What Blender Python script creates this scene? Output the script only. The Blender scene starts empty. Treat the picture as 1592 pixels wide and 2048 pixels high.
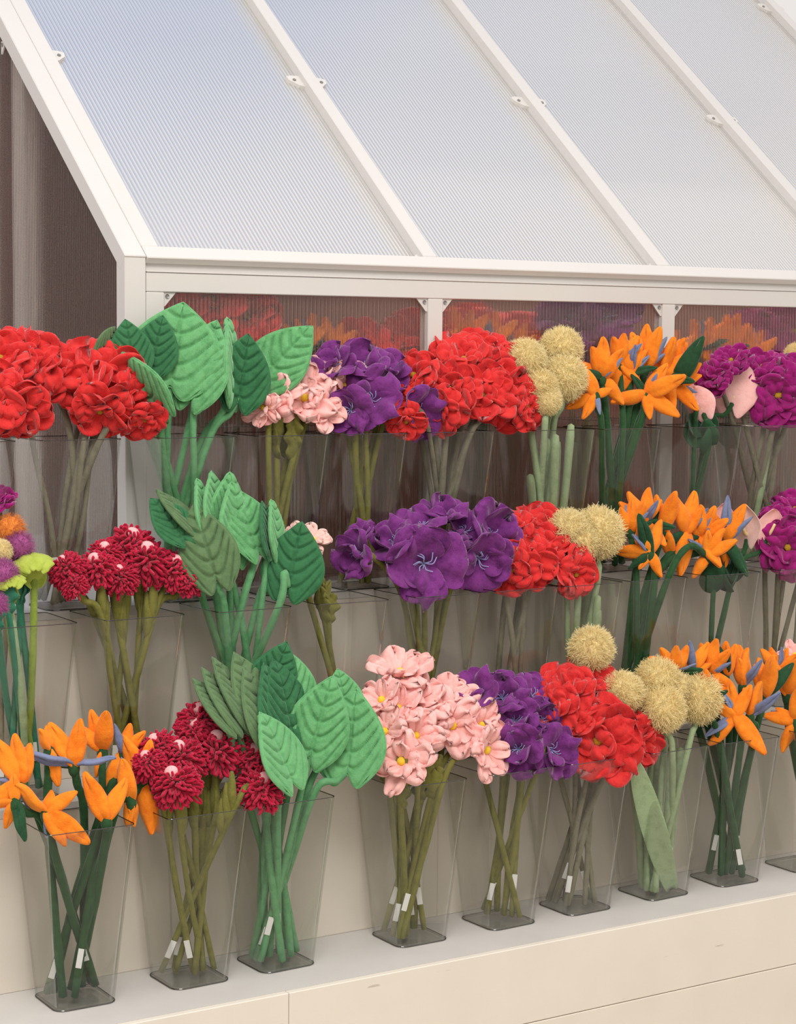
import bpy, math, random
import numpy as np
from mathutils import Matrix, Vector

random.seed(11)
RNG = np.random.RandomState(5)
sc = bpy.context.scene
col = sc.collection

# ------------------------------------------------------------------ camera
FPX = 3906.0
CAM = np.array([-1.99095963, -4.34184939, 1.42])
CR = np.array([0.84281275, -0.53813944, 0.00852114])
CU = np.array([0.03853273, 0.07612514, 0.99635345])
CF = np.array([0.53682576, 0.83941105, -0.08489523])
cd = bpy.data.cameras.new('camera')
cam = bpy.data.objects.new('camera', cd)
col.objects.link(cam)
cd.sensor_fit = 'VERTICAL'
cd.sensor_height = 36.0
cd.lens = FPX / 2048 * 36.0
cd.clip_end = 60
M = Matrix.Identity(4)
for i in range(3):
    M[i][0] = CR[i]; M[i][1] = CU[i]; M[i][2] = -CF[i]; M[i][3] = CAM[i]
cam.matrix_world = M
sc.camera = cam

# ------------------------------------------------------------------ exposure, world, lights
sc.view_settings.view_transform = 'Standard'
sc.view_settings.look = 'None'
sc.view_settings.gamma = 1
sc.view_settings.use_curve_mapping = False
sc.view_settings.exposure = 0.06
sc.cycles.transparent_max_bounces = 48
sc.cycles.max_bounces = 14
sc.cycles.sample_clamp_indirect = 6

W = bpy.data.worlds.new('sky'); sc.world = W; W.use_nodes = True
nt = W.node_tree; nt.nodes.clear()
N = nt.nodes.new; L = nt.links.new
tc = N('ShaderNodeTexCoord'); sep = N('ShaderNodeSeparateXYZ'); L(tc.outputs['Generated'], sep.inputs[0])
noi = N('ShaderNodeTexNoise'); noi.inputs['Scale'].default_value = 4.2; noi.inputs['Detail'].default_value = 2
L(tc.outputs['Generated'], noi.inputs['Vector'])
cr = N('ShaderNodeValToRGB')
cr.color_ramp.elements[0].position = .40; cr.color_ramp.elements[0].color = (.36, .54, .95, 1)
cr.color_ramp.elements[1].position = .62; cr.color_ramp.elements[1].color = (1.25, 1.17, 1.10, 1)
yg = N('ShaderNodeMath'); yg.operation = 'MULTIPLY_ADD'; L(sep.outputs['Y'], yg.inputs[0]); yg.inputs[1].default_value = -1.6; yg.inputs[2].default_value = .37
ya = N('ShaderNodeMath'); ya.operation = 'ADD'; L(noi.outputs['Fac'], ya.inputs[0]); L(yg.outputs[0], ya.inputs[1])
L(ya.outputs[0], cr.inputs[0])
hz = N('ShaderNodeMapRange'); hz.inputs['From Min'].default_value = .35; hz.inputs['From Max'].default_value = .75
L(sep.outputs['Z'], hz.inputs['Value'])
mx = N('ShaderNodeMix'); mx.data_type = 'RGBA'
L(hz.outputs[0], mx.inputs['Factor']); mx.inputs[6].default_value = (.84, .80, .765, 1); L(cr.outputs[0], mx.inputs[7])
lo = N('ShaderNodeMapRange'); lo.inputs['From Min'].default_value = -.25; lo.inputs['From Max'].default_value = .1
L(sep.outputs['Z'], lo.inputs['Value'])
mx2 = N('ShaderNodeMix'); mx2.data_type = 'RGBA'
L(lo.outputs[0], mx2.inputs['Factor']); mx2.inputs[6].default_value = (.42, .36, .31, 1); L(mx.outputs[2], mx2.inputs[7])
bg = N('ShaderNodeBackground'); bg.inputs['Strength'].default_value = .96
L(mx2.outputs[2], bg.inputs['Color'])
wo = N('ShaderNodeOutputWorld'); L(bg.outputs[0], wo.inputs['Surface'])

def area(name, loc, target, size, power, color):
    ld = bpy.data.lights.new(name, 'AREA'); ld.size = size; ld.energy = power; ld.color = color
    o = bpy.data.objects.new(name, ld); col.objects.link(o); o.location = loc
    o.rotation_euler = (Vector(target) - Vector(loc)).to_track_quat('-Z', 'Y').to_euler()
    return o
gl_ = area('interior_fill', (2.1, .62, 1.86), (2.1, .30, .9), 2.2, 12, (1, .90, .80)); gl_.data.shape = 'RECTANGLE'; gl_.data.size_y = .12  # unseen fill light, added to brighten the flowers behind the ribbed panels
area('skylight_lamp', (-1.2, -3.4, 4.6), (.9, -.3, .8), 2.2, 135, (1, .97, .935))

# ------------------------------------------------------------------ materials
def lin(c):
    return tuple(((x / 255) / 12.92 if x <= 10 else (((x / 255) + .055) / 1.055) ** 2.4) for x in c) + (1,)

def newmat(name):
    m = bpy.data.materials.new(name); m.use_nodes = True
    t = m.node_tree; t.nodes.clear()
    o = t.nodes.new('ShaderNodeOutputMaterial')
    return m, t, o

def velvet(name, rgb, rgb2=None, sheen=.35, scale=1.0, bump=.35, wr=.4):
    m, t, o = newmat(name)
    p = t.nodes.new('ShaderNodeBsdfPrincipled')
    c = t.nodes.new('ShaderNodeTexCoord')
    n1 = t.nodes.new('ShaderNodeTexNoise'); n1.inputs['Scale'].default_value = 55 * scale; n1.inputs['Detail'].default_value = 4
    n2 = t.nodes.new('ShaderNodeTexNoise'); n2.inputs['Scale'].default_value = 420 * scale; n2.inputs['Detail'].default_value = 2
    geo = t.nodes.new('ShaderNodeNewGeometry')
    for n in (n1, n2): t.links.new(geo.outputs['Position'], n.inputs['Vector'])
    a = lin(rgb); b = lin(rgb2 or tuple(int(x * .78) for x in rgb))
    ramp = t.nodes.new('ShaderNodeValToRGB')
    ramp.color_ramp.elements[0].position = .3; ramp.color_ramp.elements[0].color = b
    ramp.color_ramp.elements[1].position = .62; ramp.color_ramp.elements[1].color = a
    add = t.nodes.new('ShaderNodeMath'); add.operation = 'MULTIPLY_ADD'
    inf = t.nodes.new('ShaderNodeObjectInfo')
    t.links.new(inf.outputs['Random'], add.inputs[0]); add.inputs[1].default_value = .12
    mixn = t.nodes.new('ShaderNodeMix'); mixn.inputs[0].default_value = .35
    t.links.new(n1.outputs['Fac'], mixn.inputs[2]); t.links.new(n2.outputs['Fac'], mixn.inputs[3])
    t.links.new(mixn.outputs[0], add.inputs[2]); t.links.new(add.outputs[0], ramp.inputs[0])
    t.links.new(ramp.outputs[0], p.inputs['Base Color'])
    p.inputs['Roughness'].default_value = .95
    p.inputs['Specular IOR Level'].default_value = .15
    p.inputs['Sheen Weight'].default_value = min(1, sheen * 1.5)
    p.inputs['Sheen Roughness'].default_value = .38
    p.inputs['Sheen Tint'].default_value = tuple(min(1, x * .6 + .4) for x in a[:3]) + (1,)
    bp = t.nodes.new('ShaderNodeBump'); bp.inputs['Strength'].default_value = bump; bp.inputs['Distance'].default_value = .002
    b0 = t.nodes.new('ShaderNodeBump'); b0.inputs['Strength'].default_value = wr; b0.inputs['Distance'].default_value = .006
    t.links.new(n1.outputs['Fac'], b0.inputs['Height']); t.links.new(b0.outputs[0], bp.inputs['Normal'])
    t.links.new(n2.outputs['Fac'], bp.inputs['Height']); t.links.new(bp.outputs[0], p.inputs['Normal'])
    t.links.new(p.outputs[0], o.inputs[0])
    return m

def painted(name, rgb, rough=.5, spec=.4, grime=0.04, scuffs=False):
    m, t, o = newmat(name)
    p = t.nodes.new('ShaderNodeBsdfPrincipled')
    geo = t.nodes.new('ShaderNodeNewGeometry')
    n1 = t.nodes.new('ShaderNodeTexNoise'); n1.inputs['Scale'].default_value = 6; n1.inputs['Detail'].default_value = 5
    t.links.new(geo.outputs['Position'], n1.inputs['Vector'])
    r = t.nodes.new('ShaderNodeValToRGB'); a = lin(rgb)
    r.color_ramp.elements[0].color = tuple(x * (1 - grime * 2) for x in a[:3]) + (1,); r.color_ramp.elements[0].position = .3
    r.color_ramp.elements[1].color = a; r.color_ramp.elements[1].position = .6
    t.links.new(n1.outputs['Fac'], r.inputs[0])
    src = r.outputs[0]
    if scuffs:
        mp = t.nodes.new('ShaderNodeMapping'); mp.inputs['Scale'].default_value = (4, 4, 34)
        mp.inputs['Rotation'].default_value = (0, .25, 0)
        t.links.new(geo.outputs['Position'], mp.inputs['Vector'])
        n3 = t.nodes.new('ShaderNodeTexNoise'); n3.inputs['Scale'].default_value = 2.4; n3.inputs['Detail'].default_value = 3
        t.links.new(mp.outputs[0], n3.inputs['Vector'])
        r3 = t.nodes.new('ShaderNodeValToRGB'); r3.color_ramp.elements[0].position = .74; r3.color_ramp.elements[1].position = .78
        r3.color_ramp.elements[0].color = (0, 0, 0, 1); r3.color_ramp.elements[1].color = (.45, .45, .45, 1)
        t.links.new(n3.outputs['Fac'], r3.inputs[0])
        mxx = t.nodes.new('ShaderNodeMix'); mxx.data_type = 'RGBA'
        t.links.new(r3.outputs[0], mxx.inputs[0]); t.links.new(src, mxx.inputs[6]); mxx.inputs[7].default_value = lin((150, 138, 125))
        src = mxx.outputs[2]
    t.links.new(src, p.inputs['Base Color'])
    p.inputs['Roughness'].default_value = rough; p.inputs['Specular IOR Level'].default_value = spec
    n2 = t.nodes.new('ShaderNodeTexNoise'); n2.inputs['Scale'].default_value = 260
    t.links.new(geo.outputs['Position'], n2.inputs['Vector'])
    bp = t.nodes.new('ShaderNodeBump'); bp.inputs['Strength'].default_value = .08; bp.inputs['Distance'].default_value = .001
    t.links.new(n2.outputs['Fac'], bp.inputs['Height']); t.links.new(bp.outputs[0], p.inputs['Normal'])
    t.links.new(p.outputs[0], o.inputs[0])
    return m

def clear_plastic(name, tint, gl=.10, edge=False):
    m, t, o = newmat(name)
    tr = t.nodes.new('ShaderNodeBsdfTransparent'); tr.inputs[0].default_value = tint
    g = t.nodes.new('ShaderNodeBsdfGlossy'); g.inputs['Roughness'].default_value = .06; g.inputs[0].default_value = (.9, .9, .9, 1)
    lw = t.nodes.new('ShaderNodeLayerWeight'); lw.inputs['Blend'].default_value = .25
    mr = t.nodes.new('ShaderNodeMapRange'); mr.inputs['To Min'].default_value = gl * .45; mr.inputs['To Max'].default_value = .30
    t.links.new(lw.outputs['Fresnel'], mr.inputs['Value'])
    mix = t.nodes.new('ShaderNodeMixShader')
    t.links.new(mr.outputs[0], mix.inputs[0]); t.links.new(tr.outputs[0], mix.inputs[1]); t.links.new(g.outputs[0], mix.inputs[2])
    t.links.new(mix.outputs[0], o.inputs[0])
    return m

def ribbed(name, axis, pitch, roof):
    """twin-wall polycarbonate: ribs run along the sheet, spaced along one local axis"""
    m, t, o = newmat(name)
    c = t.nodes.new('ShaderNodeTexCoord'); sp = t.nodes.new('ShaderNodeSeparateXYZ')
    t.links.new(c.outputs['Object'], sp.inputs[0])
    mu = t.nodes.new('ShaderNodeMath'); mu.operation = 'MULTIPLY'; mu.inputs[1].default_value = 2 * math.pi / pitch
    t.links.new(sp.outputs[axis], mu.inputs[0])
    si = t.nodes.new('ShaderNodeMath'); si.operation = 'SINE'; t.links.new(mu.outputs[0], si.inputs[0])
    web = t.nodes.new('ShaderNodeMapRange'); web.inputs['From Min'].default_value = .35; web.inputs['From Max'].default_value = 1
    t.links.new(si.outputs[0], web.inputs['Value'])
    bp = t.nodes.new('ShaderNodeBump'); bp.inputs['Distance'].default_value = .0012; bp.inputs['Strength'].default_value = .35 if roof else .7
    t.links.new(si.outputs[0], bp.inputs['Height'])
    gl = t.nodes.new('ShaderNodeBsdfGlossy'); gl.inputs['Roughness'].default_value = .10 if roof else .12
    t.links.new(bp.outputs[0], gl.inputs['Normal'])
    df = t.nodes.new('ShaderNodeBsdfDiffuse'); t.links.new(bp.outputs[0], df.inputs['Normal'])
    tl = t.nodes.new('ShaderNodeBsdfTranslucent')
    cm = t.nodes.new('ShaderNodeMix'); cm.data_type = 'RGBA'
    t.links.new(web.outputs[0], cm.inputs[0])
    m1 = t.nodes.new('ShaderNodeMixShader'); m2 = t.nodes.new('ShaderNodeMixShader'); m3 = t.nodes.new('ShaderNodeMixShader')
    if roof:
        cm.inputs[6].default_value = lin((244, 242, 238)); cm.inputs[7].default_value = lin((196, 196, 192))
        t.links.new(cm.outputs[2], df.inputs[0]); t.links.new(cm.outputs[2], tl.inputs[0])
        m1.inputs[0].default_value = .45
        t.links.new(df.outputs[0], m1.inputs[1]); t.links.new(tl.outputs[0], m1.inputs[2])
        m2.inputs[0].default_value = .46
        t.links.new(m1.outputs[0], m2.inputs[1]); t.links.new(gl.outputs[0], m2.inputs[2])
        t.links.new(m2.outputs[0], o.inputs[0])
    else:
        rf = t.nodes.new('ShaderNodeBsdfRefraction'); rf.inputs['IOR'].default_value = 1.03; rf.inputs['Roughness'].default_value = .15
        rf.inputs[0].default_value = (.98, .96, .95, 1)
        t.links.new(bp.outputs[0], rf.inputs['Normal'])
        trn = t.nodes.new('ShaderNodeBsdfTransparent'); trn.inputs[0].default_value = (.9, .88, .87, 1)
        m1.inputs[0].default_value = .72
        t.links.new(trn.outputs[0], m1.inputs[1]); t.links.new(rf.outputs[0], m1.inputs[2])
        cm.inputs[6].default_value = lin((150, 112, 100)); cm.inputs[7].default_value = lin((205, 180, 168))
        t.links.new(cm.outputs[2], df.inputs[0])
        wf = t.nodes.new('ShaderNodeMapRange'); wf.inputs['To Min'].default_value = .03; wf.inputs['To Max'].default_value = .26
        t.links.new(web.outputs[0], wf.inputs['Value'])
        t.links.new(wf.outputs[0], m2.inputs[0])
        t.links.new(m1.outputs[0], m2.inputs[1]); t.links.new(df.outputs[0], m2.inputs[2])
        m3.inputs[0].default_value = .045
        t.links.new(m2.outputs[0], m3.inputs[1]); t.links.new(gl.outputs[0], m3.inputs[2])
        t.links.new(m3.outputs[0], o.inputs[0])
    return m

MT = {
 'frame': painted('white_powder_coat', (218, 214, 209), .42, .4, .01),
 'step': painted('white_laminate_top', (206, 203, 199), .55, .3, .03, True),
 'front': painted('cream_laminate_front', (233, 225, 212), .5, .3, .02, True),
 'riser': painted('cream_laminate_riser', (222, 213, 199), .5, .3, .02),
 'screw': painted('steel_screw', (130, 128, 124), .3, .8, 0),
 'dark': painted('dark_brown_board', (112, 74, 64), .7, .2, .1),
 'floor': painted('pale_floor', (190, 178, 160), .6, .3, .05),
 'vase': clear_plastic('clear_plastic', (.966, .966, .96, 1), .05),
 'vase_edge': clear_plastic('plastic_edge', (.38, .37, .35, 1), .2),
 'vase_base': clear_plastic('plastic_base', (.84, .84, .82, 1), .12),
 'roofpanel': ribbed('ribbed_roof_sheet', 'X', .0118, True),
 'wallpanel': ribbed('ribbed_wall_sheet', 'X', .0112, False),
 'endpanel': ribbed('ribbed_end_sheet', 'Y', .0112, False),
 'red': velvet('red_plush', (222, 58, 56), (182, 28, 34), .7),
 'red_deep': velvet('dark_red_plush', (120, 22, 26)),
 'purple': velvet('purple_plush', (128, 58, 132), (84, 28, 92), .75, 1, .4, .6),
 'magenta': velvet('magenta_plush', (158, 34, 116), (116, 16, 82), .7),
 'pink': velvet('pink_plush', (253, 198, 192), (244, 170, 164), .5),
 'palepink': velvet('pale_pink_plush', (240, 205, 196), (228, 184, 176)),
 'cream': velvet('cream_felt', (248, 228, 168), (240, 212, 150), .2),
 'yellow': velvet('yellow_felt', (248, 216, 70), (232, 196, 50), .2),
 'ochre': velvet('ochre_felt', (186, 150, 50), (150, 112, 30), .2),
 'black': velvet('black_felt', (40, 28, 26)),
 'crimson': velvet('crimson_felt', (196, 30, 66), (150, 12, 42), .65),
 'blush': velvet('blush_plush', (250, 190, 190), (240, 168, 172)),
 'orange': velvet('orange_plush', (252, 146, 44), (240, 114, 26), .4),
 'slate': velvet('slate_blue_plush', (128, 140, 174), (98, 110, 146)),
 'deepgreen': velvet('deep_green_plush', (46, 84, 56), (30, 62, 40)),
 'leafgreen': velvet('leaf_green_plush', (112, 176, 118), (78, 142, 86), .65),
 'leafdark': velvet('leaf_dark_plush', (60, 116, 76), (40, 90, 56), .5),
 'leafdull': velvet('leaf_back_plush', (100, 128, 88), (78, 106, 70), .5),
 'greenstem': velvet('green_stem_plush', (104, 162, 112), (76, 132, 86)),
 'olive': velvet('olive_plush', (126, 124, 62), (98, 96, 44)),
 'greystem': velvet('grey_green_plush', (128, 124, 104), (100, 96, 80)),
 'darkstem': velvet('dark_green_stem_plush', (52, 88, 54), (36, 66, 40)),
 'sage': velvet('sage_plush', (158, 178, 138), (132, 154, 112)),
 'yarn': velvet('butter_yellow_yarn', (255, 238, 182), (250, 222, 152), .3),
 'yarnorange': velvet('orange_yarn', (238, 150, 70), (220, 124, 48), .3),
 'yarnmauve': velvet('mauve_yarn', (176, 92, 150), (150, 70, 126), .3),
 'lime': velvet('lime_plush', (176, 192, 84), (150, 168, 60)),
 'limestem': velvet('lime_stem_plush', (140, 160, 72), (116, 136, 54)),
 'teal': velvet('teal_plush', (62, 128, 100), (44, 102, 80)),
 'lilac': velvet('lilac_thread', (168, 168, 214), (140, 138, 190), .2),
 'tag': painted('white_paper_tag', (236, 236, 232), .6, .2, .01),
}

# ------------------------------------------------------------------ mesh helpers
def mesh(name, V, Fc, mats, smooth=True, mi=None):
    me = bpy.data.meshes.new(name)
    me.from_pydata([tuple(map(float, v)) for v in V], [], [tuple(map(int, f)) for f in Fc])
    for m in mats: me.materials.append(MT[m])
    if smooth: me.polygons.foreach_set('use_smooth', [True] * len(me.polygons))
    if mi is not None: me.polygons.foreach_set('material_index', mi)
    me.update()
    return me

class Acc:
    def __init__(s): s.V = []; s.F = []; s.n = 0; s.mi = []
    def add(s, V, F, mi=0):
        V = np.asarray(V, float); s.V.append(V)
        s.F += [tuple(int(i) + s.n for i in f) for f in F]; s.mi += [mi] * len(F); s.n += len(V)
    def mesh(s, name, mats, smooth=True):
        return mesh(name, np.concatenate(s.V), s.F, mats if isinstance(mats, (list, tuple)) else [mats], smooth, s.mi)

def grid_faces(nu, nv, off=0):
    return [(off + i * nv + j, off + i * nv + j + 1, off + (i + 1) * nv + j + 1, off + (i + 1) * nv + j) for i in range(nu - 1) for j in range(nv - 1)]

def puff(surf, nu, nv, th, p=.45, relief=None):
    s1 = np.linspace(0, 1, nu); s1 = .35 * s1 + .65 * (1 - np.cos(math.pi * s1)) / 2
    w1 = np.linspace(-1, 1, nv); w1 = .3 * w1 + .7 * np.sin(w1 * math.pi / 2)
    s = s1[:, None] * np.ones((1, nv)); w = np.ones((nu, 1)) * w1[None, :]
    P = surf(s, w)
    du = np.gradient(P, axis=0); dv = np.gradient(P, axis=1)
    n = np.cross(du, dv); l = np.linalg.norm(n, axis=2, keepdims=True)
    bad = l[..., 0] < 1e-9
    n = n / np.maximum(l, 1e-9)
    # borrow normals for collapsed rows
    for i in range(nu):
        if bad[i].any():
            k = min(max(i, 1), nu - 2); n[i][bad[i]] = n[k][bad[i]]
    T = th * np.clip(1 - w ** 2, 0, 1) ** p * np.clip(4 * s * (1 - s), 0, 1) ** p
    if relief is not None: T = T * relief(s, w)
    top = (P + n * T[..., None]).reshape(-1, 3); bot = (P - n * T[..., None]).reshape(-1, 3)
    V = np.concatenate([top, bot]); F = grid_faces(nu, nv)
    m = nu * nv
    border = np.zeros((nu, nv), bool); border[0] = border[-1] = True; border[:, 0] = border[:, -1] = True
    idx = np.arange(m).reshape(nu, nv); bidx = np.where(border, idx, idx + m)
    for i in range(nu - 1):
        for j in range(nv - 1):
            F.append((bidx[i, j], bidx[i + 1, j], bidx[i + 1, j + 1], bidx[i, j + 1]))
    return V, F

def tube(pts, rad, k=8, cap=True, closed=False):
    P = np.asarray(pts, float); n = len(P)
    r = np.ones(n) * rad if np.isscalar(rad) else np.asarray(rad, float)
    if closed: T = np.roll(P, -1, 0) - np.roll(P, 1, 0)
    else: T = np.gradient(P, axis=0)
    T /= np.maximum(np.linalg.norm(T, axis=1, keepdims=True), 1e-9)
    up = np.array([0, 0, 1.]) if abs(T[0][2]) < .9 else np.array([1., 0, 0])
    A = np.cross(T[0], up); A /= np.linalg.norm(A)
    V = []; a = np.linspace(0, 2 * np.pi, k, endpoint=False)
    for i in range(n):
        A = A - T[i] * (A @ T[i]); A /= max(np.linalg.norm(A), 1e-9); B = np.cross(T[i], A)
        V.append(P[i] + r[i] * (np.cos(a)[:, None] * A + np.sin(a)[:, None] * B))
    V = np.concatenate(V); F = []
    for i in range(n if closed else n - 1):
        i2 = (i + 1) % n
        for j in range(k):
            F.append((i * k + j, i * k + (j + 1) % k, i2 * k + (j + 1) % k, i2 * k + j))
    if cap and not closed:
        c0 = len(V); V = np.concatenate([V, [P[0] - T[0] * r[0] * .5, P[-1] + T[-1] * r[-1] * .6]])
        for j in range(k):
            F.append((c0, (j + 1) % k, j)); F.append((c0 + 1, (n - 1) * k + j, (n - 1) * k + (j + 1) % k))
    return V, F

def catmull(pts, per=6):
    P = [np.asarray(p, float) for p in pts]
    P = [2 * P[0] - P[1]] + P + [2 * P[-1] - P[-2]]
    out = []
    for i in range(1, len(P) - 2):
        for t in np.linspace(0, 1, per, endpoint=False):
            a, b, c, d = P[i - 1], P[i], P[i + 1], P[i + 2]
            out.append(.5 * ((2 * b) + (c - a) * t + (2 * a - 5 * b + 4 * c - d) * t * t + (3 * b - a - 3 * c + d) * t ** 3))
    out.append(P[-2])
    return np.array(out)

def ball(c, r, nu=14, nv=20, sq=(1, 1, 1), dis=0, seed=0):
    rs = np.random.RandomState(seed)
    V = []; F = []
    for i in range(nu + 1):
        th = math.pi * i / nu
        for j in range(nv):
            ph = 2 * math.pi * j / nv
            d = np.array([math.sin(th) * math.cos(ph), math.sin(th) * math.sin(ph), math.cos(th)])
            rr = r * (1 + dis * math.sin(ph * 6) * math.sin(th))
            V.append(np.array(c) + d * rr * np.array(sq))
    for i in range(nu):
        for j in range(nv):
            F.append((i * nv + j, (i + 1) * nv + j, (i + 1) * nv + (j + 1) % nv, i * nv + (j + 1) % nv))
    return np.array(V), F

def boxVF(lo, hi, bev=0.0):
    x0, y0, z0 = lo; x1, y1, z1 = hi
    if bev <= 0:
        V = [(x, y, z) for z in (z0, z1) for y in (y0, y1) for x in (x0, x1)]
        return V, [(0, 2, 3, 1), (4, 5, 7, 6), (0, 1, 5, 4), (2, 6, 7, 3), (0, 4, 6, 2), (1, 3, 7, 5)]
    b = bev; V = []; 
    xs = (x0, x1); ys = (y0, y1); zs = (z0, z1)
    idx = {}
    for i in (0, 1):
        for j in (0, 1):
            for k in (0, 1):
                sx = b if i == 0 else -b; sy = b if j == 0 else -b; sz = b if k == 0 else -b
                c = (xs[i], ys[j], zs[k])
                for ax in range(3):
                    v = [c[0] + sx, c[1] + sy, c[2] + sz]; v[ax] = c[ax]
                    idx[(i, j, k, ax)] = len(V); V.append(v)
    F = []
    for ax in range(3):
        o = [a for a in range(3) if a != ax]
        for sgn in (0, 1):
            q = []
            for (p, r) in ((0, 0), (1, 0), (1, 1), (0, 1)):
                key = [0, 0, 0]; key[ax] = sgn; key[o[0]] = p; key[o[1]] = r
                q.append(idx[tuple(key) + (ax,)])
            F.append(q)
    for ax in range(3):                       # edge strips
        o = [a for a in range(3) if a != ax]
        for p in (0, 1):
            for r in (0, 1):
                q = []
                for (e, which) in ((0, o[0]), (1, o[0]), (1, o[1]), (0, o[1])):
                    key = [0, 0, 0]; key[ax] = e; key[o[0]] = p; key[o[1]] = r
                    q.append(idx[tuple(key) + (which,)])
                F.append(q)
    for i in (0, 1):
        for j in (0, 1):
            for k in (0, 1): F.append([idx[(i, j, k, a)] for a in range(3)])
    import bmesh
    bm = bmesh.new(); vs = [bm.verts.new(v) for v in V]
    for f in F: bm.faces.new([vs[i] for i in f])
    bmesh.ops.recalc_face_normals(bm, faces=bm.faces)
    bm.verts.index_update()
    V2 = [tuple(v.co) for v in bm.verts]; F2 = [tuple(v.index for v in f.verts) for f in bm.faces]; bm.free()
    return V2, F2

# ------------------------------------------------------------------ object helpers
def empty(name, loc, label=None, cat=None, group=None):
    o = bpy.data.objects.new(name, None); o.empty_display_size = .03
    o.location = tuple(map(float, loc)); col.objects.link(o)
    if label: o['label'] = label
    if cat: o['category'] = cat
    if group: o['group'] = group
    return o

def part(name, me, parent, mat4=None, label=None):
    o = bpy.data.objects.new(name, me); col.objects.link(o)
    if parent is not None: o.parent = parent
    if mat4 is not None: o.matrix_local = mat4
    if label: o['label'] = label
    return o

def at(u, v, Y):
    d = CF + CR * (u - 796) / FPX - CU * (v - 1024) / FPX
    return CAM + d * (Y - CAM[1]) / d[1]

def depth(P): return float((np.asarray(P) - CAM) @ CF)
def project_u(P):
    q = np.asarray(P) - CAM; return 796 + FPX * (q @ CR) / (q @ CF)

# ------------------------------------------------------------------ display stand
Z1, Z2, Z3 = 0.0, .410, .805
XL, XR = -1.3, 3.7
fl = part('floor', mesh('floor', [(-8, -9, -.46), (9, -9, -.46), (9, 4, -.46), (-8, 4, -.46)], [(0, 1, 2, 3)], ['floor'], False), None)
fl['kind'] = 'structure'
stand = empty('display_stand', (.9, -.2, -.46), 'cream three-step display stand carrying all the vases, below the white greenhouse', 'display stand')
SL = Vector(stand.location)
def sbox(name, lo, hi, mat, bev=.0015, label=None):
    lo = [a - b for a, b in zip(lo, SL)]; hi = [a - b for a, b in zip(hi, SL)]
    V, F = boxVF(lo, hi, bev)
    return part(name, mesh(name, V, F, [mat], False), stand, None, label)
sbox('lower_step', (XL, -.672, -.03), (XR, -.372, Z1), 'step', 0)
sbox('middle_step', (XL, -.377, Z2 - .02), (XR, -.165, Z2), 'step')
sbox('upper_step', (XL, -.167, Z3 - .02), (XR, .93, Z3), 'step')
sbox('riser_board', (XL, -.375, Z1), (.672, -.355, Z2 - .02), 'riser')
sbox('riser_board', (.6725, -.375, Z1), (XR, -.355, Z2 - .02), 'riser')
sbox('riser_board', (XL, -.165, Z2), (XR, -.145, Z3 - .02), 'riser')
sbox('front_board', (XL, -.690, -.188), (.0705, -.6725, 0), 'front')
sbox('front_board', (.072, -.690, -.188), (XR, -.6725, 0), 'front')
sbox('front_board', (XL, -.690, -.46), (XR, -.667, -.190), 'front')

# ------------------------------------------------------------------ greenhouse
gh = empty('greenhouse', (0, 0, Z3), 'small white-framed greenhouse with ribbed translucent panels above the stand', 'greenhouse')
GL = np.array([0, 0, Z3])
def gbox(name, lo, hi, mat='frame', bev=.002):
    V, F = boxVF(lo, hi, bev)
    return part(name, mesh(name, np.array(V) - GL, F, [mat], False), gh)
ZE = 1.633; TH = math.radians(40.0)
def roofP(x, t, n=0.0):
    return np.array([x, t * math.cos(TH) - n * math.sin(TH), ZE + t * math.sin(TH) + n * math.cos(TH)])
def rbox(name, x0, x1, t0, t1, n0, n1, mat='frame', bev=.002):
    V, F = boxVF((x0, t0, n0), (x1, t1, n1), bev)
    return part(name, mesh(name, np.array([roofP(*v) for v in V]) - GL, F, [mat], False), gh)
TR = 2.35
POSTS = [.877, 1.684, 2.491, 3.298]
# posts and beams of the front wall
gbox('corner_post', (0, 0, Z3), (.0555, .05, ZE - .006))
gbox('window_stile', (.0570, .002, Z3), (.106, .040, 1.5445))
for x in POSTS: gbox('wall_post', (x, .002, Z3), (x + .047, .042, 1.5445))
gbox('window_beam', (.0575, .002, 1.545), (3.345, .042, 1.592))
gbox('eave_gutter', (.0575, .016, 1.5935), (3.345, .04, 1.6175))
gbox('eave_lip', (.0575, .0, 1.5925), (3.345, .018, 1.5955))
# roof members
rbox('eave_bar', .0575, 3.345, -.008, .038, -.020, .0)
rbox('gable_rafter', -.0006, .0560, -.004, TR, -.045, .0)
rbox('inner_rafter', .0575, .104, .038, TR, -.034, -.001)
for x in POSTS: rbox('roof_rafter', x + .002, x + .045, .038, TR, -.036, .0)
rbox('ridge_bar', 0, 3.345, TR, TR + .04, -.045, 0)
edges = [.104] + [v for x in POSTS for v in (x + .002, x + .045)]
for i in range(0, 8, 2):
    rbox('roof_panel', edges[i] + .0005 - .004, edges[i + 1] + .004, .030, TR, -.036, -.028, 'roofpanel', 0)
# wall panels
wx = [.106] + [v for x in POSTS for v in (x, x + .047)]
for i in range(0, 8, 2):
    gbox('wall_panel', (wx[i] + .0004, .018, Z3 + .002), (wx[i + 1] - .0004, .026, 1.5445), 'wallpanel', 0)
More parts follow.
